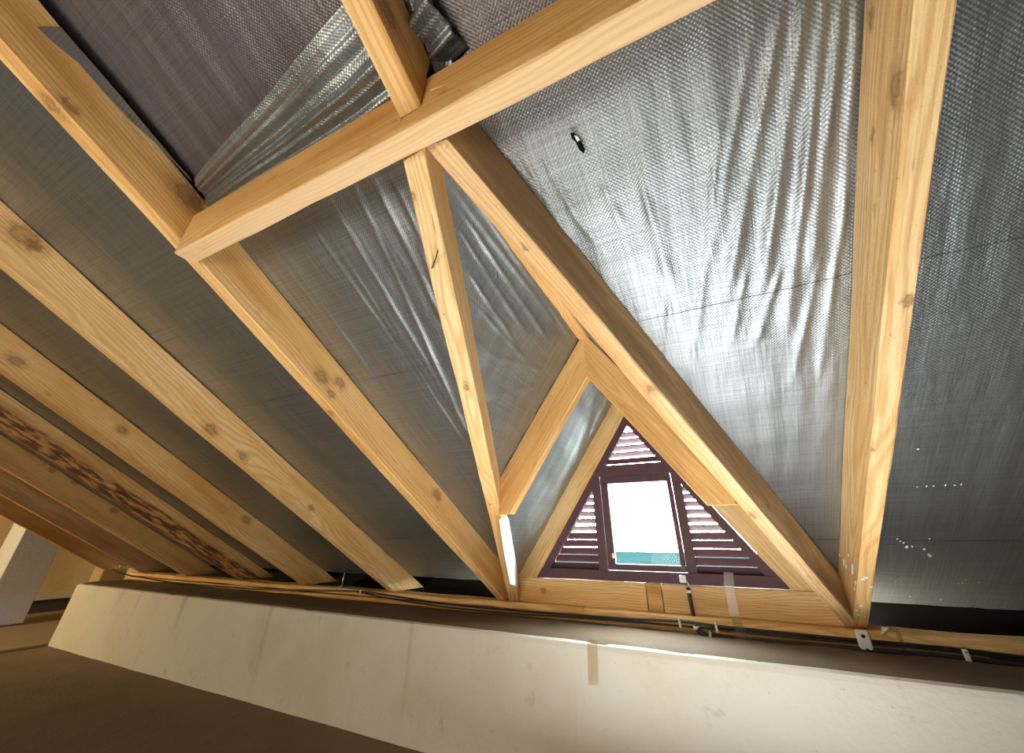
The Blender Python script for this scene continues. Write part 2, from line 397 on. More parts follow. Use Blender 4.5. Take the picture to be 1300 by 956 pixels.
for xa, xb, nm in ((XE, -1.52, 'trim_3'), (0.52, XR, 'trim_4')):
    tag(box(nm, (xa, 3.40, -0.60), (xb, 3.44, -0.24), M_DECK, bev=0), 'dark board closing the eaves behind the wall plate', kind='structure')
ceil = deck(); tag(ceil, 'sloping roof lined with silver woven membrane', kind='structure')
MF = frame(W(NOUT*FD), XA, NOUT)               # local x along eaves, y down the slope, z outward
def s_of(y): return (y-FD*SN)/CS
MFI = MF.inverted()
def px2(px, py): q = MFI @ W(atr(px, py, FD)); return q.x, q.y
RAFT_X = [(-7.60, 0.06), (-6.60, 0.06), (-5.60, 0.06), (-4.60, 0.06), (-3.62, 0.06), (-2.546, 0.061), (-1.526, 0.061), (0.5006, 0.0586), (1.55, 0.06), (2.55, 0.06)]

FOLDS = []                                      # creases read off the photograph, in sheet coordinates
def fold(a, b, amp, wid): FOLDS.append((*px2(*a), *px2(*b), amp, wid))
for a, b, amp, wd_ in [((1088, -10), (1068, 300), .010, .010), ((1070, -20), (1030, 330), .016, .016), ((1048, -20), (1000, 400), .017, .016),
        ((1020, 0), (965, 380), .016, .017), ((990, 20), (925, 360), .012, .016), ((955, 40), (900, 330), .007, .014), ((910, 190), (885, 420), .006, .012),
        ((1065, 300), (1040, 470), .008, .012), ((1040, 330), (1005, 480), .008, .012), ((990, 340), (960, 430), .010, .013), ((945, 350), (925, 440), .008, .012),
        ((815, 235), (848, 348), .006, .014), ((765, 235), (790, 285), .004, .012), ((690, 200), (742, 292), .006, .013), ((668, 205), (720, 300), .005, .012), ((725, 270), (768, 318), .004, .012),
        ((640, 190), (690, 250), .006, .008), ((850, 380), (845, 470), .005, .010), ((880, 430), (880, 520), .005, .010),
        ((395, 285), (560, 520), .007, .012), ((425, 262), (590, 540), .010, .013), ((455, 245), (600, 560), .009, .011), ((360, 320), (520, 540), .006, .012),
        ((480, 235), (560, 400), .011, .012), ((498, 225), (560, 350), .008, .009), ((510, 240), (590, 470), .006, .010), ((340, 330), (470, 500), .004, .010), ((440, 330), (590, 560), .006, .008)]:
    fold(a, b, amp, wd_)
def fold_field(X, Y, folds):
    H = np.zeros_like(X)
    for x0, y0, x1, y1, a, w in folds:
        dx, dy = x1-x0, y1-y0; L2 = dx*dx+dy*dy
        t = ((X-x0)*dx+(Y-y0)*dy)/L2
        d = np.abs((X-x0)*dy-(Y-y0)*dx)/math.sqrt(L2)
        end = np.clip((t+0.15)/0.3, 0, 1)*np.clip((1.15-t)/0.3, 0, 1)
        ww = w*(0.7+0.5*np.clip(t, 0, 1))
        H += 0.72*a*np.exp(-(d/ww)**2)*end*end*(3-2*end)*(0.8+0.3*np.sin(t*9+x0*40))
    return H
def sheet_disp(X, Y):
    """inward sag between rafters, wrinkles and creases (metres, positive inward)"""
    xs = sorted([x for x, _ in RAFT_X]); H = np.zeros_like(X)
    for a, b in zip(xs[:-1], xs[1:]):
        m = (X > a) & (X < b); u = (X-a)/(b-a)
        amp = 0.016 if (a < -1 and b < 1 and b > 0) else 0.007
        H = np.where(m, amp*np.clip(np.sin(math.pi*u), 0, 1)**0.8*(0.8+0.3*np.sin(Y*2.1+a)), H)
    H += 0.0016*np.sin(X*31+1.2*np.sin(Y*2.3)+2*np.sin(X*5))*(0.6+0.4*np.sin(Y*3+X*4))
    H += 0.0012*np.sin(X*67+2.0*np.sin(Y*3.1+X*3))*(0.5+0.5*np.sin(Y*4.2+X*7))
    H += 0.0010*np.sin(Y*26+2*np.sin(X*4))
    return H+fold_field(X, Y, FOLDS)
def sheet(name, pieces, off, mat=M_FOIL, parent=ceil, M=MF, disp=sheet_disp):
    """pieces: list of (X array fn rows) -> one mesh"""
    V, F = [], []
    base = 0
    for X, Y in pieces:
        H = disp(X, Y)
        ny, nx = X.shape
        V.append(np.stack([X.ravel(), Y.ravel(), (-H+off).ravel()], 1))
        idx = np.arange(nx*ny).reshape(ny, nx)+base
        F.append(np.stack([idx[:-1, :-1].ravel(), idx[:-1, 1:].ravel(), idx[1:, 1:].ravel(), idx[1:, :-1].ravel()], 1)); base += nx*ny
    V = np.concatenate(V); F = np.concatenate(F)
    me = bpy.data.meshes.new(name); me.vertices.add(len(V)); me.vertices.foreach_set('co', V.ravel())
    me.loops.add(F.size); me.loops.foreach_set('vertex_index', F.ravel()); me.polygons.add(len(F))
    me.polygons.foreach_set('loop_start', np.arange(0, F.size, 4)); me.polygons.foreach_set('loop_total', np.full(len(F), 4))
    me.update(calc_edges=True); me.polygons.foreach_set('use_smooth', np.ones(len(F), bool))
    return link(name, me, mat, M, parent)
def piece(xa, xb, ya, yb, dx, dy):
    """xa, xb: numbers or functions of world y; ya, yb world y limits"""
    ny = max(3, int((s_of(yb)-s_of(ya))/dy)); yy = np.linspace(ya, yb, ny)
    fa = np.array([xa(y) if callable(xa) else xa for y in yy]); fb = np.array([xb(y) if callable(xb) else xb for y in yy])
    nx = max(3, int((fb-fa).max()/dx)); t = np.linspace(0, 1, nx)[None, :]
    X = fa[:, None]*(1-t)+fb[:, None]*t
    Y = np.repeat(((yy-FD*SN)/CS)[:, None], nx, 1)
    return X, Y
S0, S1, S2 = -0.05, 1.24, 2.53                 # overlaps between the rolls
vl = lambda y: xv_left(y)-0.025; vr = lambda y: xv_right(y)+0.025
sheet('membrane_sheet', [piece(XE, -1.53, -2.2, S0+0.06, .05, .05), piece(0.5, XR, -2.2, S0+0.06, .03, .04)], 0.004)
sheet('membrane_sheet', [piece(XE, -1.526, S0, S1+0.07, .03, .03), piece(-1.526, -0.502, 0.44, YAP, .012, .02), piece(-0.502, 0.5, 0.44, YAP, .008, .012),
                         piece(-1.526, vl, YAP, S1+0.07, .008, .010), piece(vr, 0.5, YAP, S1+0.07, .005, .008), piece(0.5, XR, S0, S1+0.07, .02, .02)], 0.002)
sheet('membrane_sheet', [piece(XE, -1.526, S1, S2+0.07, .03, .03), piece(-1.526, vl, S1, S2+0.07, .007, .010), piece(vr, 0.5, S1, S2+0.07, .006, .010), piece(0.5, XR, S1, S2+0.07, .02, .02)], 0.0)
sheet('membrane_sheet', [piece(XE, -1.526, S2, 3.09, .04, .03), piece(-1.526, lambda y: max(vl(y), -1.5255), S2, 3.09, .01, .02), piece(lambda y: min(vr(y), 0.4995), 0.5, S2, 3.09, .01, .02), piece(0.5, XR, S2, 3.09, .03, .03)], -0.002)
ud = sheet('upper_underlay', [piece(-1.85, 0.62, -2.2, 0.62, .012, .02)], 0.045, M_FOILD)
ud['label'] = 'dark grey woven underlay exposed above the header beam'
# dormer side membranes
def dormer(sign):
    dn = Vector((sign*TD, 0, 1)).normalized()       # outward normal of that dormer slope
    dwn = Vector((sign, 0, -TD)).normalized()
    O = Vector((RX, 0, RIDGE_Z)); M = Matrix((Vector((0, 1, 0)), dwn, Vector((0, 1, 0)).cross(dwn))).transposed().to_4x4(); M.translation = W(O)
    zs = 1 if Vector((0, 1, 0)).cross(dwn).dot(dn) > 0 else -1
    yy = np.linspace(YAP-0.12, 3.16, 210)
    zl = np.maximum((FD-yy*SN)/CS-0.10, -0.42); T = np.maximum((RIDGE_Z-zl)/TD*math.sqrt(1+TD*TD), 0.02)
    t = np.linspace(0, 1, 120)[None, :]
    Y = yy[:, None]+0*t; S = T[:, None]*t
    Mi = M.inverted(); fl = []
    if sign < 0:
        for a, b, amp, w in [((583, 250), (700, 405), .012, .014), ((590, 275), (690, 425), .010, .012), ((588, 300), (665, 420), .008, .012), ((600, 250), (722, 425), .012, .013), ((597, 350), (650, 430), .007, .010),
                             ((615, 400), (665, 455), .006, .010), ((620, 450), (690, 470), .005, .010), ((625, 500), (680, 490), .005, .010), ((640, 560), (690, 520), .004, .010)]:
            p, q = Mi @ W(atpl(*a, O, dn)), Mi @ W(atpl(*b, O, dn)); fl.append((p.x, p.y, q.x, q.y, amp, w))
    def disp(X, Yv):
        H = 0.006*np.sin(X*3.1)**2+0.0015*np.sin(Yv*40+3*np.sin(X*4))+0.0012*np.sin(X*45+2*np.sin(Yv*6))
        return (H+fold_field(X, Yv, fl))*zs
    o = sheet('dormer_membrane', [(Y, S)], 0.0, M_FOIL, ceil, M, disp)
    return o
dormer(-1); dormer(1)

# ------------------------------------------------------------------ rafters
def lk(x, w, side, pts_px, r, D0=1.0):
    """knots: pixel on a rafter's side face ('+' or '-') or underside ('b') -> timber coordinates"""
    out = []
    for (px, py) in pts_px:
        p = atr(px, py, D0) if side == 'b' else atx(px, py, x+(w/2 if side == '+' else -w/2))
        out.append(p)
    return out
YT, YF = -2.15, 3.35
FOOT = ((0, 0, -0.40), (0, 0, -1))
def rafter(x, w, label, seed, knots=(), group='rafters of the main slope', **kw):
    A, B = rp(x, YT), rp(x, YF)
    M = frame(W(A), B-A, NOUT); Mi = M.inverted()
    kk = [tuple(Mi @ W(p))+(r,) for p, r in knots]
    m = wood(seed, knots=kk, **kw)
    o = timber('rafter', A, B, w, TH, NOUT, m, [FOOT, ((0, 3.40, 0), (0, 1, 0))], seed=seed)
    tag(o, label, 'rafter', group)
    return o
K = lambda side, x, w, lst: [(lk(x, w, side, [(a, b)], 0)[0], r) for a, b, r in lst]
RR = rafter(0.5006, 0.0586, 'pale pine rafter at the foot of the mottled valley rafter, white paint splashes low down', 11,
    K('-', .5006, .0586, [(1138, 112, .016), (1106, 17, .010), (1108, 170, .008)])+K('b', .5006, .0586, [(1153, 382, .008), (1105, 570, .006)]), tone=0.30, dirt=0.08, sawn=1.0)
RL = rafter(-1.526, 0.061, 'orange pine rafter carrying one header beam end, at the foot of the pale valley rafter', 12,
    K('+', -1.526, .061, [(89, 136, .010), (408, 478, .022), (432, 486, .016), (555, 628, .018), (420, 500, .012), (240, 250, .03), (250, 258, .018)])+K('b', -1.526, .061, [(65, 132, .016), (420, 525, .010)]), tone=0.5, dirt=0.22)
R2 = rafter(-2.546, 0.061, 'pine rafter with a dark bruise, next to the one carrying the header beam', 13,
    K('+', -2.546, .061, [(32, 300, .032), (45, 312, .016), (268, 545, .020), (308, 580, .016), (395, 645, .012), (492, 700, .02)]), tone=0.38, dirt=0.10)
R3 = rafter(-3.62, 0.06, 'pine rafter with a split knot, between the bruised rafter and the bark-edged rafter', 14,
    K('+', -3.62, .06, [(155, 546, .018), (20, 458, .020), (313, 660, .02), (265, 600, .01)]), tone=0.5, dirt=0.2, val=0.97)
R4 = rafter(-4.60, 0.06, 'rafter with a strip of flaking bark along its lower edge', 15, K('+', -4.60, .06, [(55, 552, .012)]), tone=0.6, dirt=0.25, wane=(-0.03, 0.015, 0.095), val=0.92)
R5 = rafter(-5.60, 0.06, 'plain rafter between the bark-edged rafter and the greyer rafter near the wall end', 16, K('+', -5.60, .06, [(66, 597, .014), (145, 648, .016), (95, 612, .012)]), tone=0.6, dirt=0.2, val=0.9)
R6 = rafter(-6.60, 0.06, 'grey-stained rafter standing over the end of the low wall', 17, tone=0.8, dirt=0.45, sat=0.85, val=0.8)
R7 = rafter(-7.60, 0.06, 'last dark rafter beyond the end of the low wall, nearest the ochre wall', 18, tone=0.85, dirt=0.3, val=0.75)

# middle jack rafter above the header, header
A, B = rp(-0.4817, YT), rp(-0.4817, 0.6); Mi = frame(W(A), B-A, NOUT).inverted()
J = timber('jack_rafter', A, B, 0.0666, TH, NOUT, wood(21, tone=0.35, dirt=0.08, sawn=1.2, knots=[tuple(Mi @ W(atx(490, 12, -0.4484)))+(.022,)]), [((0, 0.404, 0), (0, 1, 0))], seed=21)
tag(J, 'short pine rafter butting onto the header beam from above', 'rafter')
HY, HZ, HW, HD = 0.4044, 0.858, 0.061, 0.18
H = timber('header_beam', (-1.4956, HY+HW/2, HZ), (0.4713, HY+HW/2, HZ), HW, HD, ZA, wood(22, tone=0.5, dirt=0.18, face=(2, 0.0035, (0.80, 0.60, 0.38), 0.75)), seed=22)  # underside mixed paler than the other faces
tag(H, 'header beam spanning between two rafters above the dormer opening', 'beam')
rs = random.Random(9)
def sliver(p, q, w, mat, parent, name='splinter'):
    p, q = Vector(p), Vector(q); d = (q-p); s = d.cross(Vector((0.3, -1, -0.5))).normalized()*w
    v = [p+s, p-s, q, p+s*0.3+Vector((0, -w, -w))]
    c = sum(v, Vector())/4
    return link(name, mesh_from(name, [a-c for a in v], [(0, 1, 2), (0, 2, 3), (1, 3, 2), (0, 3, 1)]), mat, Matrix.Translation(W(c)), parent)
M_SPL = wood(71, tone=0.25, dirt=0)
for a, b, D in [((523, 186), (527, 172), 1.0), ((535, 200), (541, 184), 1.0), ((549, 196), (556, 184), 1.0), ((515, 206), (521, 196), 1.0), ((561, 186), (566, 178), 1.0), ((530, 197), (533, 188), 1.0)]:
    sliver(atr(*a, D*0.985), atr(*b, D*0.985), 0.0022, M_SPL, H)
for a, b in [((505, 148), (511, 164)), ((533, 148), (541, 158)), ((547, 114), (566, 107)), ((540, 150), (530, 140))]:
    sliver(atr(*a, 0.985), atr(*b, 0.985), 0.0025, M_SPL, J)

# valley rafters
def vx(y, c0, sl): return c0+sl*(y-0.487)
def valley(name, c0, sl, w, seed, label, cuts, **kw):
    A, B = rp(vx(0.30, c0, sl), 0.30), rp(vx(3.2, c0, sl), 3.2)
    kn = kw.pop('kn', []); Mi = frame(W(A), B-A, ZA).inverted()
    dx = (B-A).normalized()
    m = wood(seed, knots=[tuple(Mi @ W(p))+(r,) for p, r in kn], **kw)
    o = timber(name, A, B, w, 0.178, ZA, m, cuts+[FOOT, ((0, 0.478, 0), (0, -1, 0))], seed=seed)
    tag(o, label, 'rafter', 'valley rafters of the dormer'); return o
LVs, RVs = -0.3745, 0.384
LV = valley('valley_rafter', -0.530, LVs, 0.066, 23, 'pale valley rafter with a bent nail in its underside', [((-1.494, 0, 0), (-1, 0, 0)), ((-0.486, 0, 0), (1, 0, 0))], tone=0.22, dirt=0.06, sawn=1.3,
            kn=[(atr(524, 248, 1), .009), (atr(592, 490, 1), .008), (atr(622, 640, 1), .006)])
RV = valley('valley_rafter', -0.452, RVs, 0.064, 24, 'mottled valley rafter with dark weathered side reaching down to the paint-splashed rafter', [((0.4705, 0, 0), (1, 0, 0)), ((-0.486, 0, 0), (-1, 0, 0))], tone=0.42, dirt=0.35, sat=0.9, val=0.95, sawn=1.0, face=(1, -0.0295, (0.24, 0.165, 0.095), 0.7),
            kn=[(atr(665, 315, 1), .007), (atr(826, 492, 1), .014), (atr(955, 655, 1), .012)])
nl = bpy.data.objects
p0, p1 = atr(556, 318, 0.975), atr(548, 341, 0.998)
nail = tube('nail', [p0, (p0+p1)/2+Vector((0.003, 0, 0.002)), p1, p1+Vector((0, 0, 0.03))], 0.0022, M_NAIL, LV, 6); nail['label'] = 'bent rusty nail'

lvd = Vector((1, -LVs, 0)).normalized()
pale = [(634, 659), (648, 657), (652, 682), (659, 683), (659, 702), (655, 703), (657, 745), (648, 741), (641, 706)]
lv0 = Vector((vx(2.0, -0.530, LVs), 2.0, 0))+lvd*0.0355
ws = slab('rafter_strip', [atpl(a, b, lv0, lvd) for a, b in pale], 0.0015, -lvd, simple('white_strip', (0.82, 0.84, 0.87), 0.55))  # thin white shape laid over the rafter's side face
tag(ws, 'white strip on the lower side of the pale valley rafter, facing the window', 'membrane')

# ridge board and dormer rafters
RB = timber('ridge_board', (RX, 0.468, 0.998), (RX, 3.05, 0.998), 0.056, 0.075, ZA, wood(25, tone=0.6, dirt=0.1), seed=25, wob=0.0008)
tag(RB, 'dormer ridge board running out from the header beam', 'beam')
dt = math.sqrt(1+TD*TD)
def dormer_rafter(sign, y, z_ap, dv, label, seed, cuts, group, name='dormer_rafter', **kw):
    """z_ap: height of the lower edge at the ridge line; dv: vertical depth"""
    d = Vector((sign, 0, -TD)).normalized(); up = Vector((sign*TD, 0, 1)).normalized()
    A = Vector((RX, y, z_ap))-d*0.3; B = Vector((RX, y, z_ap))+d*1.6
    o = timber(name, A, B, 0.06, dv/dt, up, wood(seed, **kw), [((RX, 0, 0), (-sign, 0, 0))]+cuts, seed=seed, n=16)
    tag(o, label, 'rafter', group); return o
lvn = Vector((-1, LVs, 0)).normalized(); rvn = Vector((1, -RVs, 0)).normalized()
LVP = (vx(1.93, -0.530, LVs)+0.036, 1.93, 0); RVP = (vx(1.93, -0.452, RVs)-0.036, 1.93, 0)
DJL = dormer_rafter(-1, 1.93, 0.770, 0.268, 'short dormer rafter leaning against the pale valley rafter', 26, [((0, 0, 0.105), (0, 0, -1)), (LVP, lvn)], 'short dormer rafters', tone=0.45, dirt=0.12)
DJR = dormer_rafter(1, 1.93, 0.770, 0.268, 'short dormer rafter half hidden behind the mottled valley rafter', 27, [((0, 0, 0.12), (0, 0, -1)), (RVP, rvn)], 'short dormer rafters', tone=0.6, dirt=0.15)
WY = 2.93
DWL = dormer_rafter(-1, WY, 0.832, 0.306, 'rafter along the sloping window edge beside the foot of the pale valley rafter', 28, [((0, 0, -0.254), (0, 0, -1)), ((-1.425, 0, 0), (-1, 0, 0))], 'dormer rafters framing the window', tone=0.35, dirt=0.16)
DWR = dormer_rafter(1, WY, 0.832, 0.306, 'stained rafter along the sloping window edge behind the mottled valley rafter', 29, [((0, 0, -0.254), (0, 0, -1)), ((0.42, 0, 0), (1, 0, 0))], 'dormer rafters framing the window', tone=0.5, dirt=0.4, sat=0.95)
# sill timbers under the window
S_A = timber('sill_timber', (-1.43, 2.93, -0.403), (-0.523, 2.93, -0.403), 0.06, 0.147, ZA, wood(31, tone=0.32, dirt=0.28, knots=[(0.22, -0.03, 0.075, .012)]), seed=31)
tag(S_A, 'pine sill timber under the window, on the pale valley rafter side', 'beam')
S_B = timber('sill_block', (-0.517, 2.932, -0.403), (-0.432, 2.932, -0.403), 0.058, 0.147, ZA, wood(32, tone=0.7, dirt=0.3), seed=32)
tag(S_B, 'short upright block wedged between the two sill timbers', 'block')
S_C = timber('sill_timber', (-0.425, 2.93, -0.403), (0.455, 2.93, -0.403), 0.06, 0.147, ZA, wood(33, tone=0.28, dirt=0.5, sat=0.92), seed=33, cuts=[((0.455, 0, -0.3), (1, 0, 0))])
tag(S_C, 'stained sill timber under the window, on the mottled valley rafter side', 'beam')

fb = box('trim_2', (-1.52, 2.966, -0.47), (0.52, 2.992, -0.262), M_DWOOD); tag(fb, 'dark fascia board behind the sill timbers', kind='structure')
# ------------------------------------------------------------------ wall plates
def plate(x0, x1, z0, z1, y0, y1, seed, label, name='wall_plate', **kw):
    o = timber(name, (x0, (y0+y1)/2, z0), (x1, (y0+y1)/2, z0), y1-y0, z1-z0, ZA, wood(seed, **kw), seed=seed, ch=0.008, wob=0.003)
    tag(o, label, 'beam', 'timbers of the wall plate'); return o
plate(-6.72, -0.913, -0.437, -0.401, 2.83, 2.99, 41, 'long upper wall plate timber under the row of rafters from the pillar to the window', tone=0.45, dirt=0.25)
plate(-0.909, XR-0.02, -0.445, -0.401, 2.826, 2.99, 42, 'upper wall plate timber under the window sill and paint-splashed rafter', tone=0.5, dirt=0.35)
plate(-6.70, XR-0.02, -0.474, -0.447, 2.831, 2.99, 43, 'lower bearer smeared with mortar, under the black cables', tone=0.5, dirt=0.45)

# ------------------------------------------------------------------ triangular louvred window
def window():
    root = bpy.data.objects.new('window_1', None); COL.objects.link(root); root.matrix_basis = Matrix.Translation(W((-0.504, 2.93, -0.255)))
    tag(root, 'dark brown triangular louvred window with a small central casement', kind='structure')
    y0, y1 = 2.905, 2.955
    apx = (-0.504, 0.836); bl_, br_ = (-1.256, -0.252), (0.248, -0.252)
    def tri_line(side, off):          # x of the slanted edge at height z, moved inwards by off
        s = -1 if side < 0 else 1; ax, az = apx; bx, bz = (bl_ if side < 0 else br_)
        L = math.hypot(bx-ax, bz-az); ox = off*(az-bz)/L
        return lambda z: ax+(bx-ax)*(az-z)/(az-bz)-s*ox/1.0*(1.0)/( (az-bz)/L )**2*((az-bz)/L)
    def bar(name, poly, ya=y0, yb=y1): return slab(name, [(x, ya, z) for x, z in poly], yb-ya, (0, 1, 0), M_PAINT, root)
    w = 0.062; lo, ro = tri_line(-1, 0), tri_line(1, 0); li, ri = tri_line(-1, w), tri_line(1, w)
    zi = 0.820-0.062*1.75
    bar('frame_rail', [(lo(-0.252), -0.252), (ro(-0.252), -0.252), (ro(-0.194), -0.194), (lo(-0.194), -0.194)], y0-0.006)
    def meet(z): return li(z)
    # apex of the inner triangle
    za = 0.82-0.06
    for _ in range(60):
        if li(za) > ri(za): za -= 0.004
    bar('frame_stile', [(lo(-0.194), -0.194), (li(-0.194), -0.194), (-0.504, za), (-0.504, 0.836)])
    bar('frame_stile', [(ro(-0.194), -0.194), (-0.504, 0.836), (-0.504, za), (ri(-0.194), -0.194)])
    bar('transom', [(li(0.392), 0.392), (ri(0.392), 0.392), (ri(0.466), 0.466), (li(0.466), 0.466)], y0+0.002)
    px0, px1, px2_, px3 = -0.806, -0.748, -0.262, -0.205
    def zl(x, f):                      # height where the slanted inner edge crosses x
        z = 0.392
        while z > -0.19 and ((f is li and f(z) > x) or (f is ri and f(z) < x)): z -= 0.004
        return z
    a = zl(px0, li); b = zl(px3, ri)
    bar('mullion', [(px0, -0.194), (px1, -0.194), (px1, 0.392), (min(px1, li(0.392)) if li(0.392) < px1 else px1-0.001, 0.392), (px0, a)], y0+0.002)
    bar('mullion', [(px2_, -0.194), (px3, -0.194), (px3, b), (max(px2_, ri(0.392)) if ri(0.392) > px2_ else px2_+0.001, 0.392), (px2_, 0.392)], y0+0.002)
    # casement, its edge standing a few millimetres clear of the frame
    sx0, sx1, sz0, sz1 = -0.7445, -0.2655, -0.1915, 0.3885; fw = 0.050
    sash = bpy.data.objects.new('casement', None); COL.objects.link(sash); sash.matrix_basis = Matrix.Translation(W((-0.504, 2.92, -0.187))); adopt(sash, root)
    ya, yb = 2.908, 2.945
    box('casement_rail', (sx0, ya, sz0), (sx1, yb, sz0+0.036), M_PAINT, sash); box('casement_rail', (sx0, ya, sz1-0.048), (sx1, yb, sz1), M_PAINT, sash)
    box('casement_stile', (sx0, ya, sz0+0.036), (sx0+fw, yb, sz1-0.048), M_PAINT, sash); box('casement_stile', (sx1-0.030, ya, sz0+0.036), (sx1, yb, sz1-0.048), M_PAINT, sash)
    box('pane', (sx0+fw-0.005, 2.925, sz0+0.03), (sx1-0.025, 2.929, sz1-0.04), M_GLASS, sash, bev=0)
    hp = Vector((-0.283, 2.905, 0.072))
    tube('handle', [hp+Vector((0, 0, 0)), hp+Vector((0, -0.022, 0)), hp+Vector((-0.028, -0.026, 0.002))], 0.006, M_METAL, sash, 8)
    box('latch', (-0.300, 2.885, -0.185), (-0.262, 2.910, -0.155), M_BLACK, sash)
    box('hinge', (-0.712, 2.893, -0.125), (-0.700, 2.908, -0.095), simple('brass_hinge', (0.6, 0.4, 0.2), 0.4, 0.8), sash)
    # louvre slats shedding rain outwards; the lowest ones stand nearly closed
    pitch, sw, tk = 0.0465, 0.046, 0.008
    def slat(zc, xa, xb):
        tau = math.radians(-40 if zc > 0.03 else -66)
        if xb-xa < 0.02: return
        L = xb-xa; bm = bmesh.new(); bmesh.ops.create_cube(bm, size=1)
        for v in bm.verts: v.co = Vector((v.co.x*L, v.co.y*sw, v.co.z*tk))
        bmesh.ops.bevel(bm, geom=bm.edges[:], offset=0.002, segments=1, affect='EDGES')
        M = Matrix.Translation(W(((xa+xb)/2, 2.935, zc))) @ Matrix.Rotation(tau, 4, 'X')
        link('louvre_slat', bm_mesh('louvre_slat', bm), M_PAINT, M, root)
    for i in range(12):
        z = -0.178+pitch*i
        if z < 0.30: slat(z, li(z)-0.012, px0+0.004); slat(z, px3-0.004, ri(z)+0.012)
    for i in range(6):
        z = 0.492+pitch*i
        if z < za-0.02: slat(z, li(z)-0.010, ri(z)+0.010)
    return root
win = window()
sens = bpy.data.objects.new('contact_sensor', None); COL.objects.link(sens); sens.matrix_basis = Matrix.Translation(W((-0.293, 2.895, -0.243)))
tag(sens, 'small white contact sensor box screwed to the window rail', 'sensor')
box('housing', (-0.313, 2.880, -0.243), (-0.274, 2.8985, -0.203), M_WHITE, sens, bev=0.004)
box('screw', (-0.296, 2.877, -0.226), (-0.290, 2.881, -0.220), M_NAIL, sens, bev=0.001)
tube('lead', [(-0.272, 2.885, -0.235), (-0.266, 2.885, -0.252), (-0.262, 2.885, -0.272)], 0.0035, M_WHITE, sens, 6)

# ------------------------------------------------------------------ outside
og = grid_plane('ground_outside', 12, 12, lambda u, t: (-260+520*u, 9+201*t, -6.0+CAMZ), None, smooth=False)
kg = NT('hazy_fields'); kg.base(kg.ramp(kg.noise(kg.vmath('MULTIPLY', kg.co(), (0.05, 0.06, 1)), 1.0, 3.0), [(0.35, (0.0030, 0.0075, 0.0070)), (0.5, (0.0045, 0.0095, 0.0105)), (0.62, (0.0030, 0.0068, 0.0055)), (0.72, (0.009, 0.011, 0.011))])); kg.rough(1.0); kg.b.inputs['Specular IOR Level'].default_value = 0.0
og.data.materials.clear(); og.data.materials.append(kg.m); tag(og, 'hazy green fields outside the window', kind='structure')

# ------------------------------------------------------------------ loose membrane above the header
def ruled(name, A, B, DA, DB, nu, nv, ripple, label, cat='membrane', group=None):
    """sheet spanned between two polylines of pixels resting at planes DA / DB"""
    def poly(P, t):
        s = t*(len(P)-1); i = min(int(s), len(P)-2); f = s-i
        return P[i][0]*(1-f)+P[i+1][0]*f, P[i][1]*(1-f)+P[i+1][1]*f
    v = []
    for j in range(nv):
        for i in range(nu):
            t = i/(nu-1); q = j/(nv-1)
            pa = atr(*poly(A, t), DA); pb = atr(*poly(B, t), DB); p = pa.lerp(pb, q)
            v.append(W(p)-NOUT*ripple(t, q))
    c = v[0].copy(); M = frame(c, v[nu-1]-v[0], NOUT); Mi = M.inverted()
    f = [(j*nu+i, j*nu+i+1, (j+1)*nu+i+1, (j+1)*nu+i) for j in range(nv-1) for i in range(nu-1)]
    o = link(name, mesh_from(name, [Mi @ p for p in v], f, True), M_FOIL, M)
    md = o.modifiers.new('thickness', 'SOLIDIFY'); md.thickness = 0.0015
    tag(o, label, cat, group); return o
def rip(t, q):
    e = min(1, q*8)
    return (0.020*math.sin(q*9+t*2.5)+0.014*math.sin(q*19+3*t+1)*(0.3+t)+0.006*math.sin(q*41+t*5)+0.004*math.sin(t*23+q*6))*(0.35+0.65*t)*e+0.006*math.sin(t*13)
ruled('membrane_flap', [(247, 227), (290, 176), (345, 110), (400, 46), (445, -8), (500, -75)], [(266, 268), (330, 232), (400, 196), (470, 160), (530, 120), (590, 60)], 1.150, 1.185, 90, 70, rip,
      'crinkled silver membrane flap hanging loose over the header beam', group=None)
ruled('membrane_flap', [(505, -40), (522, 10), (540, 55), (556, 100)], [(538, -40), (550, 10), (562, 45), (580, 92)], 1.182, 1.205, 40, 14, lambda t, q: 0.004*math.sin(q*5+t*2),
      'narrow silver membrane strip hanging beside the short rafter above the header beam')
sp_ = [(47, 34), (77, 34), (110, 72), (150, 118), (185, 160), (243, 229), (236, 219), (200, 184), (165, 153), (130, 115), (100, 80), (65, 52)]
st = slab('rafter_strip', [atx(a, b, -1.4925) for a, b in sp_], 0.0025, (-1, 0, 0), foil('grey_membrane_edge', (0.30, 0.27, 0.25), metal=0.3, rough=0.6))
tag(st, 'grey torn membrane edge stapled to the rafter above the header beam', 'membrane')
hole = bpy.data.objects.new('membrane_tear', None); 
def patch(name, pts, D, mat, parent, th=0.0015):
    return slab(name, [atr(a, b, D) for a, b in pts], th, NOUT, mat, parent)
tr = patch('burn_mark', [(724, 169), (729, 168), (734, 175), (739, 181), (743, 190), (741, 195), (735, 190), (731, 181), (726, 176)], FD-0.026, M_SOOT, ceil)
tr['label'] = 'small burnt black tear in the silver membrane'
patch('torn_edge', [(729, 172), (733, 173), (736, 178), (733, 180)], FD-0.0275, M_SPLASH, ceil)

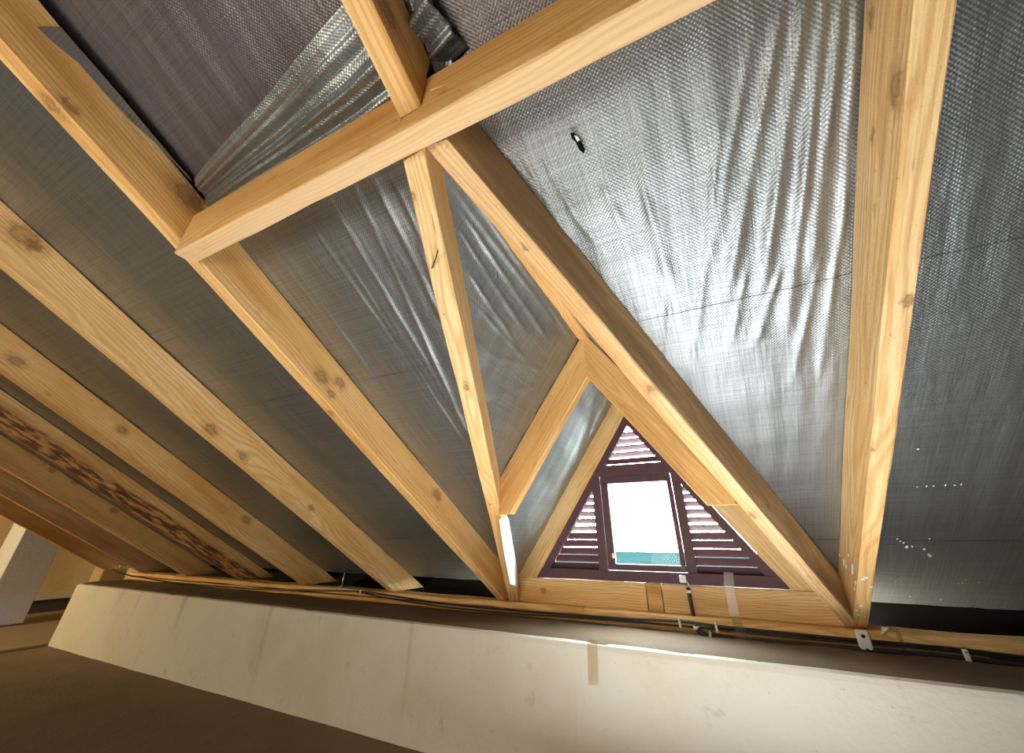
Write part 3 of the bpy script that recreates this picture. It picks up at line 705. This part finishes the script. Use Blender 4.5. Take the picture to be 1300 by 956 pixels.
# ------------------------------------------------------------------ paint splashes
def blob(c, n, ax, L, wd_, mat, parent, seed, name='paint_splash'):
    r = random.Random(seed); ax = Vector(ax).normalized(); b = Vector(n).cross(ax).normalized()
    k = 9; pts = []
    for i in range(k):
        a = 2*math.pi*i/k; q = r.uniform(0.7, 1.15)
        pts.append(Vector(c)+ax*(math.cos(a)*L*q)+b*(math.sin(a)*wd_*q))
    return slab(name, pts, 0.0012, Vector(n), mat, parent)
for i, (x, y, L, w_) in enumerate([(1071, 713, .030, .008), (1074, 719, .016, .006), (1082, 722, .040, .010), (1086, 740, .022, .006), (1066, 705, .012, .006), (1085, 748, .012, .004), (1077, 705, .014, .003)]):
    blob(atx(x, y, 0.4713-0.0015), (-1, 0, 0), DOWN, L, w_, M_SPLASH, RR, i)
for i, (x, y, L, w_) in enumerate([(1093, 769, .010, .006), (1088, 775, .006, .005), (1090, 781, .006, .005), (1099, 733, .012, .010), (1106, 745, .008, .006), (1095, 735, .012, .008)]):
    blob(atr(x, y, 0.9985), -NOUT, DOWN, L, w_, M_SPLASH, RR, 20+i)
for i, (x, y, L, w_) in enumerate([(1139, 684, .006, .005), (1143, 687, .005, .004), (1147, 689, .006, .004), (1151, 694.5, .012, .005), (1158, 694, .006, .003), (1173, 697, .007, .005), (1181, 706, .008, .005), (1179, 704, .006, .004), (1180, 684, .005, .003), (1194, 761, .008, .006), (1137, 737, .006, .004), (1143, 738, .005, .003),
        (1155, 757, .004, .006), (1222, 740, .006, .004), (1226, 736, .004, .004), (1243, 739, .006, .003), (1217, 741, .005, .003), (1164, 618, .004, .003), (1176, 617, .006, .003), (1185, 617, .005, .003), (1200, 616, .005, .003), (1220, 615, .006, .003), (1212, 616, .004, .003), (1165, 570, .006, .005)]):
    blob(atr(x, y, FD-0.012), -NOUT, DOWN, L, w_, M_SPLASH, ceil, 50+i)

# ------------------------------------------------------------------ cables along the plate
YP = 2.82
def pcable(name, pts, r, label, y=YP, cat='cable', group=None):
    P_ = [aty(a, b, y) for a, b in pts]
    o = tube(name, P_, r, M_BLACK, None, 8, 5); tag(o, label, cat, group); return o
pcable('cable', [(143, 723), (158, 729), (190, 735), (225, 740), (300, 746), (330, 748), (400, 749.5), (455, 751), (500, 757), (560, 766), (640, 774), (742, 782), (800, 786), (865, 789), (910, 795), (1000, 804), (1080, 812), (1150, 818), (1230, 826), (1285, 833), (1420, 848)], 0.0065,
       'long black cable running along the whole wall plate past every rafter foot')
pcable('cable', [(455, 752), (500, 761), (560, 770), (640, 778), (742, 785), (800, 789.5), (865, 795), (910, 799.5), (1000, 809), (1080, 816), (1150, 821.5), (1230, 829), (1285, 837), (1420, 852)], 0.005,
       'second thinner black cable clipped just under the long one', y=YP-0.006)
cond = bpy.data.objects.new('conduit', None); COL.objects.link(cond); cond.matrix_basis = Matrix.Translation(W(aty(884, 797, 2.80)))
tag(cond, 'black conduit dropping from the contact sensor and turning along the mortar ledge', 'conduit')
dp = [aty(873.5, 746, 2.885), aty(876, 760, 2.88), aty(879, 775, 2.868), aty(882, 789, 2.845), aty(884, 797, 2.80)]
tube('drop_pipe', dp, 0.011, M_BLACK, cond, 10, 4)
tube('ledge_pipe', [dp[-1]]+[aty(a, b, 2.795) for a, b in ((889, 803), (900, 808), (930, 812), (990, 817), (1060, 823), (1130, 828), (1230, 837), (1310, 847), (1420, 858))], 0.0125, M_BLACK, cond, 10, 5)
for (a, b, y_) in ((874.5, 751, 2.884), (883.8, 797, 2.80)):
    c_ = aty(a, b, y_); o_ = tube('coupling', [c_+Vector((0, 0, 0.007)), c_-Vector((0, 0, 0.007))], 0.0155, M_WHITE, cond, 12, 0)
def clip(px, py, y, h, wd_=0.007):
    c_ = aty(px, py, y); o_ = bpy.data.objects.new('cable_clip', None); COL.objects.link(o_); o_.matrix_basis = Matrix.Translation(W(c_))
    box('clip_body', c_+Vector((-wd_, -0.010, -h)), c_+Vector((wd_, 0.006, h)), M_WHITE, o_, bev=0.003)
    hd = c_+Vector((0, -0.010, h*0.6)); tube('nail_head', [hd, hd+Vector((0, -0.004, 0))], 0.004, M_METAL, o_, 8, 0)
    return o_
for (a, b, y_, h, w_, lb) in [(458, 750.5, 2.812, .014, .007, 'small cable clip where the second black cable begins'), (863, 791, 2.808, .022, .006, 'white cable clip just before the conduit bend'), (909.5, 796, 2.808, .022, .006, 'white cable clip just past the conduit bend'),
        (902, 807, 2.78, .018, .006, 'white clip holding the conduit after its bend'), (1227, 832, 2.78, .022, .009, 'white clip on the conduit in the bay beyond the paint-splashed rafter')]:
    tag(clip(a, b, y_, h, w_), lb, 'clip', 'white cable clips')
sdl = bpy.data.objects.new('conduit_saddle', None); COL.objects.link(sdl); c_ = aty(1098, 816, 2.79); sdl.matrix_basis = Matrix.Translation(W(c_))
tag(sdl, 'white two-hole conduit saddle below the paint-splashed rafter', 'clip')
box('strap', c_+Vector((-0.026, -0.006, -0.048)), c_+Vector((0.026, 0.012, 0.050)), M_WHITE, sdl, bev=0.006)
for dz in (0.026, -0.028):
    q = c_+Vector((0, -0.006, dz)); tube('screw', [q, q+Vector((0, -0.005, 0))], 0.008, M_BLACK, sdl, 8, 0)
bolt = bpy.data.objects.new('anchor_bolt', None); COL.objects.link(bolt); c_ = Vector((-3.130, 2.90, -0.401)); bolt.matrix_basis = Matrix.Translation(W(c_))
tag(bolt, 'thin steel anchor bolt sticking up from the wall plate between two rafters', 'bolt')
tube('threaded_rod', [c_, c_+Vector((0.006, 0, 0.115))], 0.006, M_METAL, bolt, 8, 0)
tube('nut', [c_, c_+Vector((0, 0, 0.014))], 0.017, M_METAL, bolt, 6, 0)

# ------------------------------------------------------------------ clear tape
def tape(pts, label):
    """strip draped over given relative points (left edge, right edge pairs)"""
    v = []
    for a, b in pts: v += [Vector(a), Vector(b)]
    c = v[0].copy(); f = [(2*i, 2*i+1, 2*i+3, 2*i+2) for i in range(len(pts)-1)]
    o = link('clear_tape', mesh_from('clear_tape', [p-c for p in v], f), M_TAPE, Matrix.Translation(W(c)))
    md = o.modifiers.new('thickness', 'SOLIDIFY'); md.thickness = 0.0008
    tag(o, label, 'tape', 'strips of clear sticky tape'); return o
tape([(aty(919, 726, 2.895), aty(931, 727, 2.895)), (aty(919, 742, 2.892), aty(932, 743, 2.892)), (aty(922, 755, 2.893), aty(934, 756, 2.893)), (aty(927, 783, 2.893), aty(939, 784, 2.893))], 'crinkled clear tape stuck over the window rail and stained sill timber')
tape([(aty(929, 786, 2.812), aty(941, 787, 2.812)), (aty(933, 800, 2.80), aty(946, 801, 2.80)), (aty(935, 815, 2.775), aty(949, 816, 2.775)), (aty(938, 833, 2.60), aty(953, 834, 2.60))], 'clear tape hanging over the cables onto the mortar ledge below the window')
tape([(aty(1119, 806, 2.80), aty(1125, 808, 2.80)), (aty(1119, 796, 2.80), aty(1129, 797, 2.795)), (aty(1122, 793, 2.82), aty(1134, 794, 2.815)), (aty(1136, 800, 2.79), aty(1141, 799, 2.79)), (aty(1140, 812, 2.785), aty(1146, 812, 2.785)), (aty(1146, 829, 2.77), aty(1152, 829, 2.77))], 'loop of clear tape over the wall plate beside the paint-splashed rafter')
tape([(aty(745, 812, 2.384), aty(758, 813, 2.384)), (aty(746, 835, 2.376), aty(759, 836, 2.376)), (aty(747, 870, 2.366), aty(760, 871, 2.366))], 'old clear tape stuck down the front of the cream wall')
